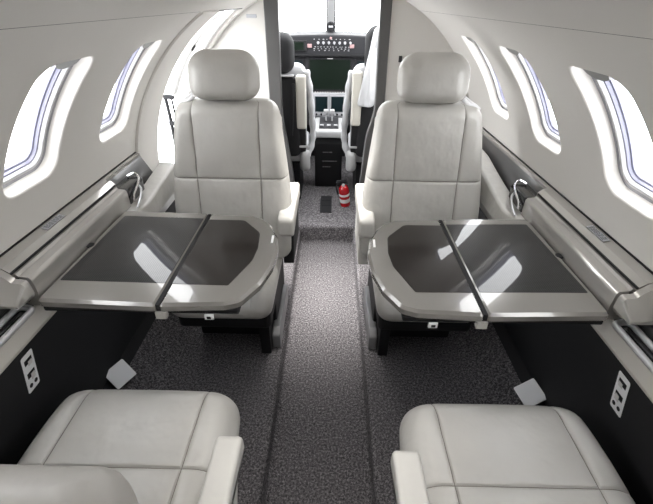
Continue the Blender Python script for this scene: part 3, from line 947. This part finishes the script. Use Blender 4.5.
# pilot seats (seen from behind)
def pilot_seat(s, label):
    t = thing('pilot_seat', (s * .36, 2.80, .12), label, 'pilot seat', 'pilot seats')
    xc = s * .345; Y = 2.62
    ang = radians(-6)
    def bk(z0, H, yy):
        def f(p):
            x, y, z = p; zz = z + z0
            return (xc + x, Y + yy + y - (zz - .5) * .06 * -1, zz)
        return f
    top = .0 if s < 0 else .04
    obj('backrest', pad(.17, .50, .04, .05, r=.05, b=.03, puff=.0, fn=bk(.72, .5, .0), nx=18, nz=18), BLACK, t)
    hr = pad(.135, .225 + top, .045, .05, r=.07, b=.045, puff=.004, fn=bk(1.088 + top / 2, .2, .0), nx=20, nz=20)
    obj('headrest', hr, BLACK, t)
    obj('headrest_bar', box(xc - .13, xc + .13, Y - .03, Y + .03, .966, .974, .002), SILVER, t)
    bm = pad(.20, .62, .03, .04, r=.06, b=.03, puff=.01, fn=bk(.72, .6, .075), nx=18, nz=22, wrinkle=.004, seed=5)
    obj('sheepskin_cover', bm, SHEEP, t, 'white sheepskin seat cover')
    obj('seat_cushion', box(xc - .20, xc + .20, 2.70, 3.08, .40, .52, .03, 3), SHEEP, t)
    obj('seat_base', box(xc - .15, xc + .15, 2.68, 3.0, .12, .40, .01), BLACK, t)
    xa = s * .172
    obj('armrest', box(xa - .031, xa + .031, Y - .035, Y + .03, .655 if s < 0 else .68, .975 if s < 0 else 1.0, .014, 3), IVORY, t, 'cream folded-up armrest')
    a = obj('armrest_hinge', box(xa - .024 - s * -.0, xa + .024, Y - .02, Y + .04, .50, .66 if s < 0 else .69, .006), BLACK, t)
    obj('hinge_pin', box(xa - .035, xa + .045, Y - .03, Y - .015, .535, .548, .003), SILVER, a)
    bm = bmesh.new()
    path = smooth_path([(s * .142, Y + .06, .99), (s * .125, Y + .07, .90), (s * .112, Y + .08, .75), (s * .105, Y + .09, .62), (s * .112, Y + .08, .53), (s * .14, Y + .05, .46)], 6)
    obj('side_bolster', tube(path, [.020 + .003 * sin(k * 1.3) for k in range(len(path))], 12), SHEEP, t)
    obj('recliner_cover', pad(.035, .15, .03, .03, r=.03, b=.03, fn=lambda p: (s * .155 + p[0], Y + p[1], .44 + p[2]), nx=12, nz=12), WHITE_GREY, t)
    if s > 0:
        # white cloth hanging over the outboard shoulder
        def cl(p):
            x, y, z = p
            return (.252 + x - .02 * (z / .2) * -1, Y - .035 + y + .008 * sin(x * 90 + z * 14), 1.02 + z)
        obj('hanging_cover', pad(.045, .44, .016, .02, r=.03, b=.02, fn=cl, nx=24, nz=30, wrinkle=.004, seed=2, wfn=lambda z: .038 + .02 * (-z / .22)), SHEEP, t, 'white cloth hanging from the seat shoulder')
    else:
        obj('harness_strap', tube(smooth_path([(-.215, Y - .04, .93), (-.222, Y - .05, .8), (-.236, Y - .05, .62)], 6), .009, 8), BLACK, t)
pilot_seat(-1, 'pilot seat with black headrest and cream armrest on the entry door side of the pedestal')
pilot_seat(1, 'pilot seat draped with hanging white cloth beyond the red fire extinguisher')

# ------------------------------------------------------------------ light, world, camera
W = bpy.data.worlds.new('World'); SC.world = W; W.use_nodes = True
bg = W.node_tree.nodes['Background']
bg.inputs['Color'].default_value = (.97, .985, 1, 1); bg.inputs['Strength'].default_value = 8.

def area(name, loc, rot, sx, sy, power, col=(1, .97, .93)):
    l = bpy.data.lights.new(name, 'AREA'); l.shape = 'RECTANGLE'; l.size = sx; l.size_y = sy
    l.energy = power; l.color = col
    o = bpy.data.objects.new(name, l); COL.objects.link(o); o.location = loc; o.rotation_euler = rot
    return o
area('ceiling_light', (0, .85, 1.438), (0, 0, 0), .10, 1.2, 1.2)
area('ceiling_light', (0, -.65, 1.43), (radians(25), 0, 0), .3, .9, 3.5)
for y, w, sp in ((1.72, 5.5, 46), (.5, .7, 50)):
    o = area('aisle_fill_light', (0, y, 1.436), (0, 0, 0), .08, .5, w); o.data.spread = radians(sp)  # added fill above the aisle, out of view, to brighten the floor

for s in (-1, 1): area('footwell_fill_light', (s * .45, .97, .69), (0, radians(-18 * s), 0), .25, .25, .45, (.92, .95, 1))  # added fill hidden under each table, lifts the vents and carpet

cam = bpy.data.cameras.new('Camera'); co = bpy.data.objects.new('Camera', cam); COL.objects.link(co)
cam.sensor_fit = 'HORIZONTAL'; cam.sensor_width = 36; cam.lens = 400 / 653 * 36; cam.clip_start = .01
pitch = math.atan(252 / 400); yaw = radians(.5); roll = radians(.7)
F = Vector((-sin(yaw) * cos(pitch), cos(yaw) * cos(pitch), -sin(pitch)))
Rv = Vector((cos(yaw), sin(yaw), 0)); U = Rv.cross(F)
R2 = Rv * cos(roll) + U * sin(roll); U2 = U * cos(roll) - Rv * sin(roll)
mw = Matrix((R2, U2, -F)).transposed().to_4x4(); mw.translation = (.02, 0, 1.36)
co.matrix_world = mw
SC.camera = co

SC.view_settings.view_transform = 'Standard'; SC.view_settings.look = 'None'
SC.view_settings.exposure = .08; SC.view_settings.gamma = 1.; SC.view_settings.use_curve_mapping = False
SC.cycles.use_denoising = True
SC.cycles.max_bounces = 10; SC.cycles.diffuse_bounces = 6; SC.cycles.transparent_max_bounces = 12
SC.cycles.sample_clamp_indirect = 6
